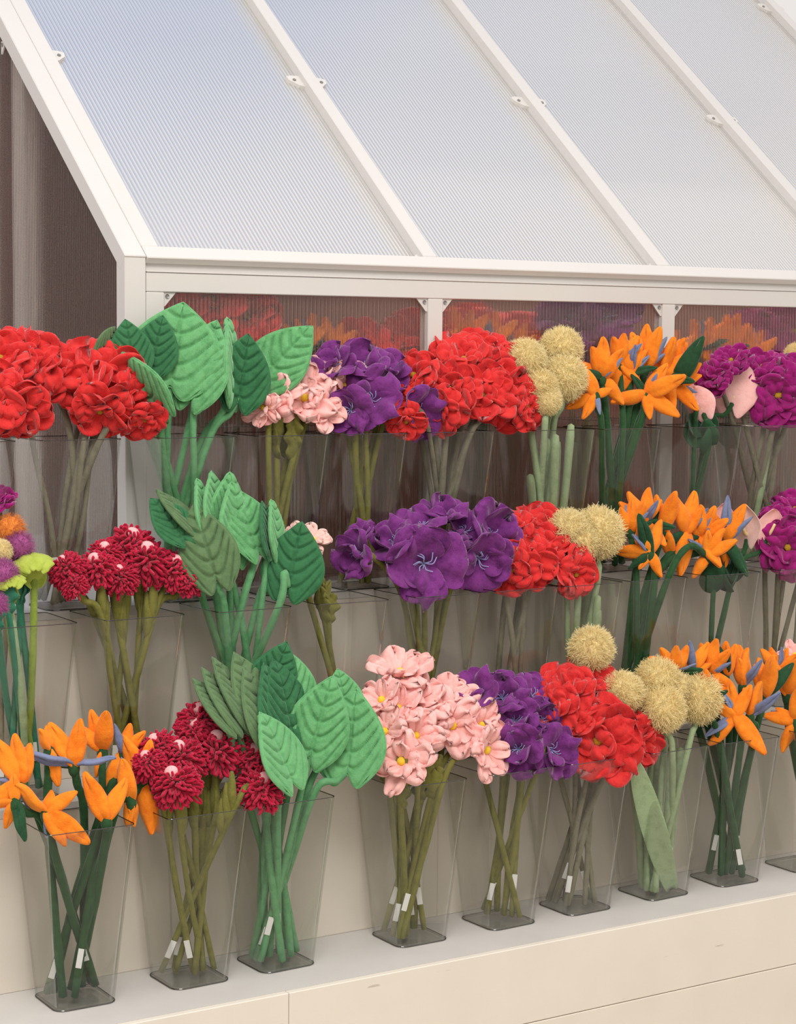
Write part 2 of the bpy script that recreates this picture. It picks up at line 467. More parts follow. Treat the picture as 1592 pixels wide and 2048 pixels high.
# gable end
YB = TR * math.cos(TH); ZB = ZE + TR * math.sin(TH)
def prism(name, poly, x0, x1, mat):
    n = len(poly)
    V = [(x0, y, z) for y, z in poly] + [(x1, y, z) for y, z in poly]
    F = [tuple(range(n))[::-1], tuple(range(n, 2 * n))] + [(i, (i + 1) % n, n + (i + 1) % n, n + i) for i in range(n)]
    return part(name, mesh(name, np.array(V) - GL, F, [mat], False), gh)
zr = lambda y: ZE - .062 + y * math.tan(TH)
prism('end_panel', [(.052, Z3 + .002), (1.55, Z3 + .002), (1.55, zr(1.55)), (.052, zr(.052))], .010, .018, 'endpanel')
prism('end_post', [(.715, Z3 + .013), (.80, Z3 + .013), (.80, zr(.80)), (.715, zr(.715))], .034, .080, 'frame')
prism('end_post', [(1.55, Z3), (1.61, Z3), (1.61, zr(1.61)), (1.55, zr(1.55))], .002, .045, 'frame')
gbox('back_panel', (.05, .94, Z3), (3.3, .96, 2.30), 'dark', 0)
gbox('inner_shelf', (.06, .03, Z3 + .001), (3.3, .92, Z3 + .012), 'dark', 0)

# clips and corner gussets, each with its screw
def plate(pts2, plane, th):
    n = len(pts2)
    A = np.array([plane(a, b, 0) for a, b in pts2]); B = np.array([plane(a, b, th) for a, b in pts2])
    V = np.concatenate([A, B]) - GL
    F = [tuple(range(n))[::-1], tuple(range(n, 2 * n))] + [(i, (i + 1) % n, n + (i + 1) % n, n + i) for i in range(n)]
    return V, F
def screw_on(parent, plane, a, b, h, r=.0052):
    k = 12
    V = [plane(a + r * math.cos(t), b + r * math.sin(t), z) for z in (h - .001, h + .003) for t in np.linspace(0, 2 * math.pi, k, endpoint=False)]
    V += [plane(a + r * .45 * math.cos(t), b + r * .45 * math.sin(t), h + .0012) for t in np.linspace(0, 2 * math.pi, k, endpoint=False)]
    V = np.array(V) - GL
    F = [(j, (j + 1) % k, k + (j + 1) % k, k + j) for j in range(k)] + [(k + j, k + (j + 1) % k, 2 * k + (j + 1) % k, 2 * k + j) for j in range(k)] + [tuple(range(2 * k, 3 * k))]
    part('screw', mesh('screw', V, F, ['screw'], False), parent)
def clip(x, t, s):
    pl = lambda a, b, h: roofP(x + s * a, t + b, -.028 + h)
    V, F = plate([(0, -.030), (.016, -.026), (.042, -.002), (.044, .016), (.030, .022), (0, .024)], pl, .010)
    c = part('roof_clip', mesh('roof_clip', V, F, ['frame'], False), gh)
    screw_on(c, pl, .024, -.001, .010)
for i, x in enumerate(POSTS):
    for t in (.885, 1.72):
        clip(x + .002, t, -1); clip(x + .045, t, 1)
for t in (.90, 1.735): clip(.104, t, 1)
def gusset(x, z, sx, sz, plane, size=.034):
    V, F = plate([(0, 0), (size, 0), (.004, size), (0, size)], lambda a, b, h: plane(x + sx * a, z + sz * b, h), .004)
    g = part('corner_gusset', mesh('corner_gusset', V, F, ['frame'], False), gh)
    screw_on(g, lambda a, b, h: plane(x + sx * a, z + sz * b, h), .0095, .0095, .004)
wallpl = lambda a, b, h: np.array([a, .012 - h, b])
roofpl = lambda a, b, h: roofP(a, b, -.022 + h)
for i in range(0, 8, 2):
    gusset(wx[i], 1.545, 1, -1, wallpl); gusset(wx[i + 1], 1.545, -1, -1, wallpl)
    gusset(edges[i], .038, 1, 1, roofpl, .03); gusset(edges[i + 1], .038, -1, 1, roofpl, .03)
endpl = lambda a, b, h: np.array([.006 - h, a, b])
gusset(.80, 2.235, -1, -1, endpl)

# ------------------------------------------------------------------ vases
HV = .394
def vase_mesh():
    A = Acc(); wall = .0032
    def ring(h, z, r, nc=6):
        P = []
        for (sx, sy, a0) in ((1, 1, 0), (-1, 1, 90), (-1, -1, 180), (1, -1, 270)):
            for i in range(nc + 1):
                a = math.radians(a0 + 90 * i / nc)
                P.append((sx * (h - r) + r * math.cos(a), sy * (h - r) + r * math.sin(a), z))
        return P
    n = 28; S = 12
    outer = []; inner = []
    for i in range(S + 1):
        t = i / S; h = .0705 + (.1005 - .0705) * t; r = .024 - .012 * t
        outer.append(ring(h, t * HV, r)); inner.append(ring(h - wall, max(t * HV, .006), r - wall * .6))
    # slight arch along each bottom side
    def arch(R, amp):
        out = []
        for (x, y, z) in R:
            k = min(abs(x), abs(y)) / .07
            out.append((x, y, z + amp * max(0, 1 - k) ** 1.0))
        return out
    V = sum(outer, []) + sum(inner, [])
    F = []; mi = []
    for i in range(S):
        for j in range(n):
            F.append((i * n + j, i * n + (j + 1) % n, (i + 1) * n + (j + 1) % n, (i + 1) * n + j)); mi.append(0)
    off = (S + 1) * n
    for i in range(S):
        for j in range(n):
            F.append((off + (i + 1) * n + j, off + (i + 1) * n + (j + 1) % n, off + i * n + (j + 1) % n, off + i * n + j)); mi.append(0)
    for j in range(n):
        F.append((S * n + j, S * n + (j + 1) % n, off + S * n + (j + 1) % n, off + S * n + j)); mi.append(1)
    F.append(tuple(range(n))[::-1]); mi.append(2)
    F.append(tuple(off + j for j in range(n))); mi.append(2)
    m = mesh('clear_vase', V, F, ['vase', 'vase_edge', 'vase_base'], False, mi)
    # thin dark seam line around the foot and rim
    A = Acc(); A.V = [np.array([v.co for v in m.vertices])]; A.n = len(m.vertices)
    A.F = [tuple(p.vertices) for p in m.polygons]; A.mi = list(mi)
    Vt, Ft = tube(np.array(ring(.0705, .0022, .024)), .0013, 5, False, True); A.add(Vt, Ft, 1)
    Vt, Ft = tube(np.array(ring(.0995, HV, .011)), .0011, 5, False, True); A.add(Vt, Ft, 1)
    return A.mesh('clear_vase', ['vase', 'vase_edge', 'vase_base'], False)
VM = vase_mesh()
def vase(x, y, z, rot, label, group='clear square vases on the stand'):
    o = bpy.data.objects.new('flower_vase', VM); col.objects.link(o)
    o.location = (x, y, z + .0005); o.rotation_euler = (0, 0, math.radians(rot))
    o['label'] = label; o['category'] = 'vase'; o['group'] = group
    return o

# ------------------------------------------------------------------ petals and heads (unit size)
def petal_surf(Lp, Wm, a0, curl, cup, ruf, seed, phi, wp=.6, tip=6, lobes=0, roll=0., z0=0., r0=.06, fr=4.2, rad=0.):
    rad0 = rad
    rs = np.random.RandomState(seed); ph = rs.rand(6) * 6.28
    def f(s, w):
        a = math.radians(a0) + math.radians(curl) * s + roll * np.clip(s - .75, 0, 1) * 4
        su = s[:, :1]; au = a[:, :1]
        ds = np.diff(su, axis=0) * Lp
        sa, ca = np.sin(au), np.cos(au); o0 = np.zeros((1, 1))
        r = r0 + np.concatenate([o0, np.cumsum((sa[1:] + sa[:-1]) / 2 * ds, 0)])
        z = z0 + np.concatenate([o0, np.cumsum((ca[1:] + ca[:-1]) / 2 * ds, 0)])
        Wd = Wm * (s ** wp + .10) / 1.1 * np.clip(1 - s ** tip, 0, 1) ** .5
        if lobes: Wd = Wd * (1 + .10 * np.sin(s * 9 + ph[0]))
        tipx = (lobes * .07 * np.cos(w * math.pi * 2.2 + ph[1]) * s ** 3) * Lp
        x = w * Wd
        disp = cup * np.abs(w) ** 1.6 * Wd + ruf * s ** 1.4 * (np.sin(w * fr + ph[2]) + .6 * np.sin(w * fr * 1.9 + s * 3 + ph[3])) + rad * np.sin(w * fr * 1.3 + ph[5]) * s ** 3
        lat = rad0 * np.cos(w * fr * 1.3 + ph[5]) * s ** 2
        disp = disp + .028 * np.sin(s * 8 + w * 3 + ph[4]) * s
        nr = -np.cos(au); nz = np.sin(au)
        R_ = r + nr * disp + np.sin(au) * (tipx + lat); Z_ = z + nz * disp + np.cos(au) * (tipx + lat)
        c, sn = math.cos(phi), math.sin(phi)
        X = R_ * c - x * sn; Y = R_ * sn + x * c
        return np.stack([X, Y, Z_], -1)
    return f

def H_petals(spec, mat, th, seed, name='petal', nu=15, nv=15, jit=10):
    rs = np.random.RandomState(seed); out = []
    for li, (n, Lp, Wm, a0, curl, cup, ruf, z0, kw) in enumerate(spec):
        p0 = rs.rand() * 6.28
        for k in range(n):
            phi = p0 + 6.2832 * k / n + rs.uniform(-.16, .16)
            V, F = puff(petal_surf(Lp * rs.uniform(.9, 1.1), Wm * rs.uniform(.9, 1.1), a0 + rs.uniform(-jit, jit), curl + rs.uniform(-jit, jit), cup, ruf * rs.uniform(.7, 1.3), rs.randint(9999), phi, z0=z0, **kw), nu, nv, th)
            out.append((name, mesh(name, V, F, [mat])))
    return out

def head_red(seed, mat='red'):
    o = H_petals([(5, 1.06, .80, 52, 48, .16, .10, 0, {'roll': .8, 'fr': 5.6, 'rad': .07}), (4, .92, .74, 28, 50, .26, .12, .02, {'roll': 1.4, 'fr': 6, 'rad': .08}), (3, .66, .52, 4, 46, .34, .10, .04, {'roll': 1.5, 'fr': 5, 'rad': .06})], mat, .055, seed, nu=20, nv=29, jit=17)
    V, F = ball((0, 0, .18), .27, 10, 16, (1, 1, .6)); o.append(('flower_center', mesh('flower_center', V, F, ['black'])))
    V, F = ball((0, 0, .33), .12, 10, 24, (1, 1, .7), .07); o.append(('center_button', mesh('center_button', V, F, ['ochre'])))
    return o
def head_purple(seed):
    o = H_petals([(4, 1.1, .88, 38, 50, .12, .12, 0, {'wp': .5, 'tip': 5, 'roll': .9, 'fr': 3.4, 'rad': .07}), (2, .85, .66, 20, 50, .2, .12, .02, {'wp': .5, 'roll': .9, 'rad': .06})], 'purple', .042, seed, nu=20, nv=22, jit=16)
    rs = np.random.RandomState(seed); A = Acc()
    for k in range(9):
        a = k / 9 * 6.28 + rs.rand(); l = rs.uniform(.25, .42)
        p = [(0, 0, .05), (.06 * math.cos(a), .06 * math.sin(a), .22), (l * .55 * math.cos(a), l * .55 * math.sin(a), .32 + rs.rand() * .1), (l * math.cos(a + .5), l * math.sin(a + .5), .30 + rs.rand() * .12)]
        V, F = tube(catmull(p, 5), .016, 5); A.add(V, F)
    o.append(('stamens', A.mesh('stamens', 'lilac')))
    return o
def head_pink(seed, mat='pink'):
    o = H_petals([(6, 1.04, .52, 60, 18, .14, .09, 0, {'lobes': 1, 'wp': .7, 'tip': 5, 'fr': 5.5, 'rad': .05}), (5, .74, .40, 40, 30, .2, .08, .03, {'lobes': 1, 'wp': .7, 'fr': 5})], mat, .06, seed, nu=18, nv=19, jit=14)
    o += H_petals([(4, .40, .17, 40, 55, .2, .03, .05, {'wp': .7})], 'cream', .02, seed + 7, 'inner_petal', 9, 9)
    V, F = ball((0, 0, .20), .145, 12, 16); o.append(('flower_center', mesh('flower_center', V, F, ['yellow'])))
    return o
def head_crimson(seed):
    rs = np.random.RandomState(seed); A = Acc(); n = 150
    for k in range(n):
        zz = 1 - (k + .5) / n * 1.55
        th = math.acos(max(-1, min(1, zz))); ph = k * 2.39996 + rs.uniform(-.1, .1)
        if th < .30: continue
        d = np.array([math.sin(th) * math.cos(ph), math.sin(th) * math.sin(ph), math.cos(th)])
        t1 = np.cross(d, rs.normal(size=3)); t1 /= np.linalg.norm(t1); t2 = np.cross(d, t1)
        root = d * .48; ln = rs.uniform(.38, .54); wd = rs.uniform(.075, .11)
        bend = rs.normal(size=3) * .05 + np.array([0, 0, -.10])
        a = np.linspace(0, 2 * np.pi, 12, endpoint=False)
        prof = (1 - np.cos(a)) / 2
        P = root + d * (ln * prof)[:, None] + t1 * (wd * np.sin(a) * (.45 + .55 * prof))[:, None] + bend * (prof ** 2)[:, None]
        V, F = tube(P, .050, 5, False, True); A.add(V, F)
    o = [('petal_loops', A.mesh('petal_loops', 'crimson'))]
    V, F = ball((0, 0, 0), .55, 12, 18, (1, 1, .8)); o.append(('flower_core', mesh('flower_core', V, F, ['crimson'])))
    V, F = ball((0, 0, .62), .27, 12, 18, (1, 1, .85)); o.append(('flower_center', mesh('flower_center', V, F, ['blush'])))
    return o
def head_yarn(seed, mat='yarn', n=3000, ln=.19, r=.0105):
    rs = np.random.RandomState(seed); A = Acc()
    for k in range(n):
        d = rs.normal(size=3); d /= np.linalg.norm(d)
        t = rs.normal(size=3) * .10; t = t - d * (t @ d)
        l = ln * rs.uniform(.6, 1.15)
        P = [d * .76, d * (.80 + l * .6) + t * .6, d * (.80 + l * 1.1) + t * 1.2, d * (.80 + l * 1.65) + t * 1.9 + rs.normal(size=3) * .03]
        V, F = tube(P, [r * 1.3, r, r, r * .6], 3, False); A.add(V, F)
    o = [('yarn_pompom', A.mesh('yarn_pompom', mat))]
    V, F = ball((0, 0, 0), .84, 14, 20); o.append(('pompom_core', mesh('pompom_core', V, F, [mat])))
    return o
def head_anth(seed, mat):
    def f(s, w):
        Wd = .78 * np.clip(np.sin(math.pi * (s * .80 + .20)), 0, 1) ** .75
        y = -.55 + s * 1.5 - (1 - s) ** 3 * .38 * np.sin(math.pi * np.abs(w)) ** 1
        return np.stack([w * Wd, y, .20 * (w ** 2) + .25 * (s - .3) ** 2 + .03 * np.sin(6 * s + 3 * w)], -1)
    V, F = puff(f, 24, 24, .05); o = [('spathe', mesh('spathe', V, F, [mat]))]
    p = catmull([(0, -.3, .02), (0, -.22, .18), (0, 0, .34), (0, .25, .46)], 6)
    V, F = tube(p, np.linspace(.085, .06, len(p)), 10); o.append(('spadix', mesh('spadix', V, F, ['cream'])))
    return o
def head_lime(seed):
    def f(s, w):
        Wd = .95 * np.clip(np.sin(math.pi * (s * .9 + .05)), 0, 1) ** .55 * (1 + .06 * np.sin(s * 22))
        return np.stack([w * Wd, -.8 + 1.6 * s + .05 * np.sin(w * 12), .28 - .25 * w ** 2 - .5 * (s - .5) ** 2], -1)
    V, F = puff(f, 26, 26, .16, .5, lambda s, w: 1 - .45 * np.exp(-((np.sin((w * 1.6 + .8 * (s - .5) ** 2) * 3.1)) / .22) ** 2))
    return [('leaf_pad', mesh('leaf_pad', V, F, ['lime']))]

HEADS = {
 'red': [head_red(s) for s in (1, 2, 3, 4)],
 'magenta': [head_red(s, 'magenta') for s in (11, 12)],
 'purple': [head_purple(s) for s in (21, 22, 23)],
 'pink': [head_pink(s) for s in (31, 32, 33)],
 'palepink': [head_pink(s, 'palepink') for s in (36,)],
 'crimson': [head_crimson(s) for s in (41, 42, 43)],
 'yarn': [head_yarn(s) for s in (51, 52, 53)],
 'yarnorange': [head_yarn(55, 'yarnorange', 900, .2)],
 'yarnmauve': [head_yarn(56, 'yarnmauve', 1100, .24)],
 'anth': [head_anth(61, 'pink')],
 'anthpale': [head_anth(62, 'palepink')],
 'lime': [head_lime(71)],
}
# long narrow petal for the birds of paradise, along +Z
def lance(seed, mat, wid=.155, th=.10):
    rs = np.random.RandomState(seed); ph = rs.rand(3) * 6
    def f(s, w):
        Wd = wid * np.clip(np.sin(math.pi * (s * .93 + .05) ** .85), 0, 1) ** .8
        b = .10 * np.sin(s * 2.6 + ph[0]) * s
        return np.stack([w * Wd, b + .04 * np.abs(w) + .02 * np.sin(9 * s + ph[1]) + .015 * np.sin(w * 4 + ph[2]), s], -1)
    V, F = puff(f, 16, 9, th, .5)
    return mesh('petal', V, F, [mat])
LAN = {'O': [lance(s, 'orange', .19, .11) for s in (1, 2, 3)], 'B': [lance(s, 'slate', .12, .06) for s in (4, 5)], 'G': [lance(s, 'deepgreen', .15, .09) for s in (6, 7)]}

def quilt_leaf(mat, seed, Wm=.49):
    rs = np.random.RandomState(seed); ph = rs.rand(4) * 6
    def f(s, w):
        up = np.clip((s - .36) / .64, 0, 1); dn = np.clip((.36 - s) / .36, 0, 1)
        Wd = Wm * np.where(s > .36, 1 - up ** 1.75 * (.94 + .06 * up), (1 - dn ** 2.2 * .40))
        y = -.16 + s * 1.16 - .15 * (1 - s) ** 4 * np.sin(math.pi * np.clip(np.abs(w) * 1.05, 0, 1)) + .05 * (1 - s) ** 4 * (1 - np.abs(w)) * 1.6
        z = .10 * (w ** 2) * Wd - .10 * (s - .3) ** 2 + .012 * np.sin(s * 6 + ph[0]) + .012 * np.sin(w * 3 + ph[1])
        return np.stack([w * Wd, y, z], -1)
    def rel(s, w):
        up = np.clip((s - .36) / .64, 0, 1); dn = np.clip((.36 - s) / .36, 0, 1)
        xx = np.abs(w) * np.where(s > .36, 1 - up ** 1.75, 1 - dn ** 2.2 * .40)
        q = (s - .52 * xx ** 1.6) * 5.6 + .45
        d = np.abs(q - np.round(q))
        g = np.exp(-(d / .11) ** 2) * np.clip((1 - np.abs(w)) * 5, 0, 1)
        g2 = np.exp(-(w / .045) ** 2)
        return 1 - .85 * np.maximum(g, g2)
    V, F = puff(f, 84, 64, .066, .28, rel)
    A = Acc(); A.add(V, F)
    s = np.linspace(0, 1, 30)[:, None] * np.ones((1, 1))
    left = f(s, -np.ones_like(s))[:, 0]; right = f(s, np.ones_like(s))[:, 0]
    base = f(np.zeros((1, 18)), np.linspace(1, -1, 18)[None, :])[0]
    loop = np.concatenate([left, right[::-1][1:], base[1:-1]])
    V, F = tube(loop, .011, 6, False, True); A.add(V, F)
    return A.mesh('leaf_blade', mat)
LEAF = {'bright': [quilt_leaf('leafgreen', 1), quilt_leaf('leafgreen', 2, .42)], 'dark': [quilt_leaf('leafdark', 3, .45)], 'dull': [quilt_leaf('leafdull', 4, .42)], 'deep': [quilt_leaf('deepgreen', 5, .36)]}

# small stem foliage (unit length along +Y, normal +Z)
def lobed(mat, seed):
    def f(s, w):
        Wd = (.10 + .36 * s ** .8) * np.clip(1 - s ** 7, 0, 1) ** .5 * (1 + .28 * np.sin(s * 15 - 1))
        y = s + .10 * np.cos(w * math.pi * 2.6) * s ** 3
        return np.stack([w * Wd, y, .12 * w ** 2 + .20 * s ** 2], -1)
    V, F = puff(f, 26, 17, .045); return mesh('stem_leaf', V, F, [mat])
def finger(mat, seed):
    def f(s, w):
        Wd = .11 * np.clip(np.sin(math.pi * (s * .9 + .08)), 0, 1) ** .5
        return np.stack([w * Wd, s, .35 * s ** 2 + .05 * w ** 2], -1)
    V, F = puff(f, 14, 9, .05); return mesh('stem_leaf', V, F, [mat])
def anthleaf(mat, seed):
    def f(s, w):
        Wd = .46 * np.clip(np.sin(math.pi * (s * .86 + .12)), 0, 1) ** .8
        return np.stack([w * Wd, s, .15 * w ** 2 + .2 * (s - .5) ** 2], -1)
    V, F = puff(f, 20, 15, .035); return mesh('stem_leaf', V, F, [mat])
SLEAF = {'pink': lobed('olive', 1), 'crimson': finger('olive', 2), 'anth': anthleaf('deepgreen', 3), 'yarn': finger('sage', 4), 'broad': finger('sage', 8), 'teal': lobed('teal', 5), 'lime': anthleaf('lime', 6)}

TAGM = mesh('price_tag', *boxVF((-.0065, -.0008, -.021), (.0065, .0008, .021), .0002), ['tag'], False)

# ------------------------------------------------------------------ flower assembly
STEM = {'red': 'greystem', 'magenta': 'greystem', 'purple': 'olive', 'pink': 'olive', 'palepink': 'olive', 'crimson': 'olive', 'yarn': 'sage', 'yarnorange': 'teal', 'yarnmauve': 'teal', 'anth': 'darkstem', 'anthpale': 'darkstem', 'lime': 'limestem', 'leaf': 'greenstem', 'bird': 'darkstem'}
SRAD = {'leaf': .0085, 'bird': .0095, 'lime': .009, 'yarn': .0085}
KNAME = {'red': 'plush_poppy', 'magenta': 'plush_peony', 'purple': 'plush_anemone', 'pink': 'plush_blossom', 'palepink': 'plush_blossom', 'crimson': 'plush_chrysanthemum', 'yarn': 'pompom_flower', 'yarnorange': 'pompom_flower', 'yarnmauve': 'pompom_flower', 'anth': 'plush_anthurium', 'anthpale': 'plush_anthurium', 'lime': 'plush_scabiosa', 'leaf': 'plush_leaf_stem', 'bird': 'bird_of_paradise'}
KLOOK = {'red': 'coral red plush poppy', 'magenta': 'magenta ruffled plush bloom', 'purple': 'purple velvet bloom', 'pink': 'pink plush blossom', 'palepink': 'pale pink plush blossom', 'crimson': 'crimson looped plush bloom', 'yarn': 'fuzzy cream pompom flower', 'yarnorange': 'orange pompom flower', 'yarnmauve': 'mauve pompom flower', 'anth': 'pink heart-shaped plush flower', 'anthpale': 'pale pink heart-shaped plush flower', 'lime': 'lime green scalloped plush flower', 'leaf': 'green quilted leaf stem', 'bird': 'orange spiky plush flower'}

def frame(z, spin=0., hint=None):
    z = np.asarray(z, float); z = z / np.linalg.norm(z)
    h = np.array([0, 0, 1.]) if hint is None else hint
    if abs(z @ h) > .97: h = np.array([1., 0, 0])
    x = np.cross(h, z); x /= np.linalg.norm(x); y = np.cross(z, x)
    c, s = math.cos(spin), math.sin(spin)
    return x * c + y * s, -x * s + y * c, z
def mat4(x, y, z, o, s):
    m = Matrix.Identity(4)
    if np.isscalar(s): s = (s, s, s)
    for i in range(3):
        m[i][0] = x[i] * s[0]; m[i][1] = y[i] * s[1]; m[i][2] = z[i] * s[2]; m[i][3] = o[i]
    return m

class Bunch:
    """one vase position: the flowers stand in it, stems cross inside and spread above the rim"""
    def __init__(s, kind, x, y, z, phrase, rad=.078):
        s.kind, s.x, s.y, s.z, s.phrase, s.rad = kind, x, y, z, phrase, rad; s.items = []
        s.rs = np.random.RandomState(int(abs(x * 1000 + y * 777 + z * 333)) + 3)
    def stem(s, head, hdir, kind, back=.045):
        rs = s.rs; head = np.asarray(head, float)
        rim = np.array([s.x, s.y, s.z + HV])
        off = head[:2] - np.array([s.x, s.y])
        up = max(head[2] - rim[2], .03)
        a_ = rs.rand() * 6.283
        base2 = np.clip(-off * rs.uniform(.15, .6) + rs.uniform(.020, .056) * np.array([math.cos(a_), math.sin(a_)]), -.056, .056)
        B = np.array([s.x + base2[0], s.y + base2[1], s.z + .016])
        k = (rim[2] - B[2]) / max(head[2] - B[2], .2)
        rc = np.clip((base2 + (off - base2) * min(k, .93)) * 1.15 + rs.uniform(-.022, .022, 2), -s.rad, s.rad)
        Rm = np.array([s.x + rc[0], s.y + rc[1], rim[2] + .008])
        mid = B + (Rm - B) * .5 + np.array([rs.uniform(-.008, .008), rs.uniform(-.008, .008), 0])
        end = head - np.asarray(hdir) * .004
        lin_ = head - Rm; dist = np.linalg.norm(lin_); lin_ = lin_ / max(dist, 1e-6)
        wl = .25 if kind == 'leaf' else (.12 if kind == 'bird' else .5)
        if head[2] > rim[2] + .05:
            hd_ = np.asarray(hdir) * wl + lin_ * .6; hd_ /= np.linalg.norm(hd_)
            pre = head - hd_ * min(back, dist * .45)
        elif np.abs(off).max() < .10:
            Rm[2] = rim[2] - .02; pre = Rm + (head - Rm) * .55
        else:
            pre = Rm + (head - Rm) * .5 + np.array([0, 0, max(.018, head[2] - rim[2])])
        pts = catmull([B, mid, Rm, pre, end], 7)
        r = SRAD.get(kind, .0074) * rs.uniform(.92, 1.1)
        rr = r * (1 + .05 * np.sin(np.arange(len(pts)) * 1.7 + rs.rand() * 6))
        return B, pts, rr, Rm
    def root(s, kind, B, u, v, label=None):
        e = empty(KNAME[kind], B, None, 'flower' if kind != 'leaf' else 'leaf')
        s.items.append((u, v, kind, e, label)); return e
    def put_stem(s, e, B, pts, rr, kind, tag=True, mat=None):
        V, F = tube(pts - B, rr, 8)
        part('stem', mesh('stem', V, F, [mat or STEM[kind]]), e)
        if tag and s.rs.rand() < .55:
            i = s.rs.randint(2, 4); p = pts[i] - B; a = s.rs.rand() * 6.28
            c = np.array([math.cos(a), math.sin(a), 0]) * (rr[i] + .002)
            x, y, z = frame((0, 0, 1), a)
            nn = -CF * np.array([1, 1, 0]); nn = nn / np.linalg.norm(nn) * (rr[i] + .0022)
            ax = np.cross(nn, [0, 0, 1]); ax /= np.linalg.norm(ax)
            t_ = pts[i + 1] - pts[i - 1]; t_ /= np.linalg.norm(t_)
            m = mat4(np.cross(t_, nn / np.linalg.norm(nn)), -nn / np.linalg.norm(nn), t_, p + nn, 1)
            part('price_tag', TAGM, e, m)
    def leaves_on(s, e, B, pts, kind, n, i0, size):
        for k in range(n):
            i = min(len(pts) - 3, i0 + k); p = pts[i] - B
            a = s.rs.rand() * 6.28; a = a if kind not in ('pink', 'crimson') else math.atan2(-CF[1], -CF[0]) + s.rs.uniform(-1.5, 1.5)
            out = np.array([math.cos(a), math.sin(a), s.rs.uniform(2.0, 3.4)]); out /= np.linalg.norm(out)
            side = np.cross(out, [0, 0, 1.]); side /= np.linalg.norm(side); nrm = np.cross(side, out)
            part('stem_leaf', SLEAF[kind], e, mat4(side, out, nrm, p, size * s.rs.uniform(.85, 1.15)))
    def flower(s, u, v, rpx, fx=None, fy=None, kind=None, Y=None, label=None, um=0, vm=0):
        kind = kind or s.kind
        Yh = s.y - np.clip((v - vm) / 60 * .055, -.09, .11) if Y is None else Y
        P = at(u, v, Yh); D = depth(P); size = rpx * D / FPX * {'red': 1.16, 'magenta': 1.1, 'pink': 1.06}.get(kind, 1)
        rs = s.rs
        if fx is None: fx = np.clip((u - um) / 90, -.9, .9) + rs.uniform(-.2, .2)
        if fy is None: fy = np.clip((vm - v) / 70, -.5, 1.3) + .35 + rs.uniform(-.2, .2)
        d = CR * fx + CU * fy - CF * .9; d = d / np.linalg.norm(d)
        if kind == 'crimson' or kind.startswith('yarn'):
            d = CR * fx * .6 + CU * (1.2 + fy * .3) - CF * .5; d /= np.linalg.norm(d)
        C = P - d * size * (.25 if kind in ('red', 'purple', 'pink', 'palepink', 'magenta') else 0)
        B, pts, rr, Rm = s.stem(C, d, kind)
        if kind.startswith('yarn'): B, pts, rr, Rm = s.stem(C - np.array([0, 0, size * .6]), np.array([0, 0, 1.]), kind)
        if kind.startswith('anth'):
            t_ = CU * .95 + CR * fx * .7; t_ /= np.linalg.norm(t_)
            n_ = -CF * math.cos(fy) + CR * math.sin(fy); n_ -= t_ * (n_ @ t_); n_ /= np.linalg.norm(n_)
            B, pts, rr, Rm = s.stem(C - t_ * size * .45, t_, kind)
        e = s.root(kind, B, u, v, label)
        s.put_stem(e, B, pts, rr, kind)
        if kind.startswith('anth'): x, y, z = np.cross(t_, n_), t_, n_
        elif kind == 'lime':
            x, y, z = frame(CU * .9 - CF * .5, .3)
        else: x, y, z = frame(d, rs.rand() * 6.28)
        hs = HEADS[kind]; hv = hs[rs.randint(len(hs))]
        Mh = mat4(x, y, z, C - B, size)
        for nm, me in hv:
            o = part(nm, me, e, Mh)
            if nm in ('petal_loops', 'yarn_pompom'): o['kind'] = 'stuff'
        if kind in ('pink', 'palepink') and rs.rand() < .75: s.leaves_on(e, B, pts, 'pink', 2, 11, .085)
        if kind == 'crimson': s.leaves_on(e, B, pts, 'crimson', 3, 11, .095)
        if kind.startswith('anth'): s.leaves_on(e, B, pts, 'anth', 2, 11, .085)
        if kind in ('yarnorange', 'yarnmauve'): s.leaves_on(e, B, pts, 'teal', 1, 15, .06)
        if kind == 'lime': s.leaves_on(e, B, pts, 'lime', 2, 19, .06)
        return e
    def bird(s, u, v, pets=None, Lp=80, vm=0, um=0, Y=None):
        rs = s.rs; Yh = s.y - np.clip((v - vm) / 60 * .05, -.09, .11) if Y is None else Y
        P = at(u, v, Yh); D = depth(P); k = D / FPX
        if pets is None:
            lean = np.clip((um - u) / 6, -25, 25)
            pets = [('O', 90 + lean + a + rs.uniform(-8, 8), Lp * rs.uniform(.85, 1.1)) for a in (-42, -14, 14, 42)[:rs.randint(3, 5)]]
            pets += [('O', 90 + lean + rs.choice([-1, 1]) * rs.uniform(120, 165), Lp * rs.uniform(.8, 1.05)) for _ in range(rs.randint(1, 3))]
            pets += [('B', 90 + lean + rs.uniform(-75, 75), Lp * rs.uniform(.7, .95)) for _ in range(2)]
            pets += [('G', 90 + lean + rs.choice([-1, 1]) * rs.uniform(60, 110), Lp * rs.uniform(.7, 1.0))]
        hd = np.array([0, 0, 1.])
        B, pts, rr, Rm = s.stem(P, hd, 'bird')
        e = s.root('bird', B, u, v); s.put_stem(e, B, pts, rr, 'bird')
        nmz = {'O': 'orange_petal', 'B': 'blue_petal', 'G': 'green_bract'}
        for (c, ang, ln) in pets:
            a = math.radians(ang); ph = rs.uniform(-.15, .55) if c != 'G' else rs.uniform(0, .5)
            d = (CR * math.cos(a) + CU * math.sin(a)) * math.cos(ph) - CF * math.sin(ph)
            x = np.cross(-CF + rs.normal(size=3) * .35, d); x /= np.linalg.norm(x); y = np.cross(d, x)
            me = LAN[c][rs.randint(len(LAN[c]))]; sz = ln * k / math.cos(ph)
            wd = max(sz, .07) if c != 'B' else max(sz, .06)
            part(nmz[c], me, e, mat4(x, y, d, P - B - d * .006, (wd, wd, sz)))
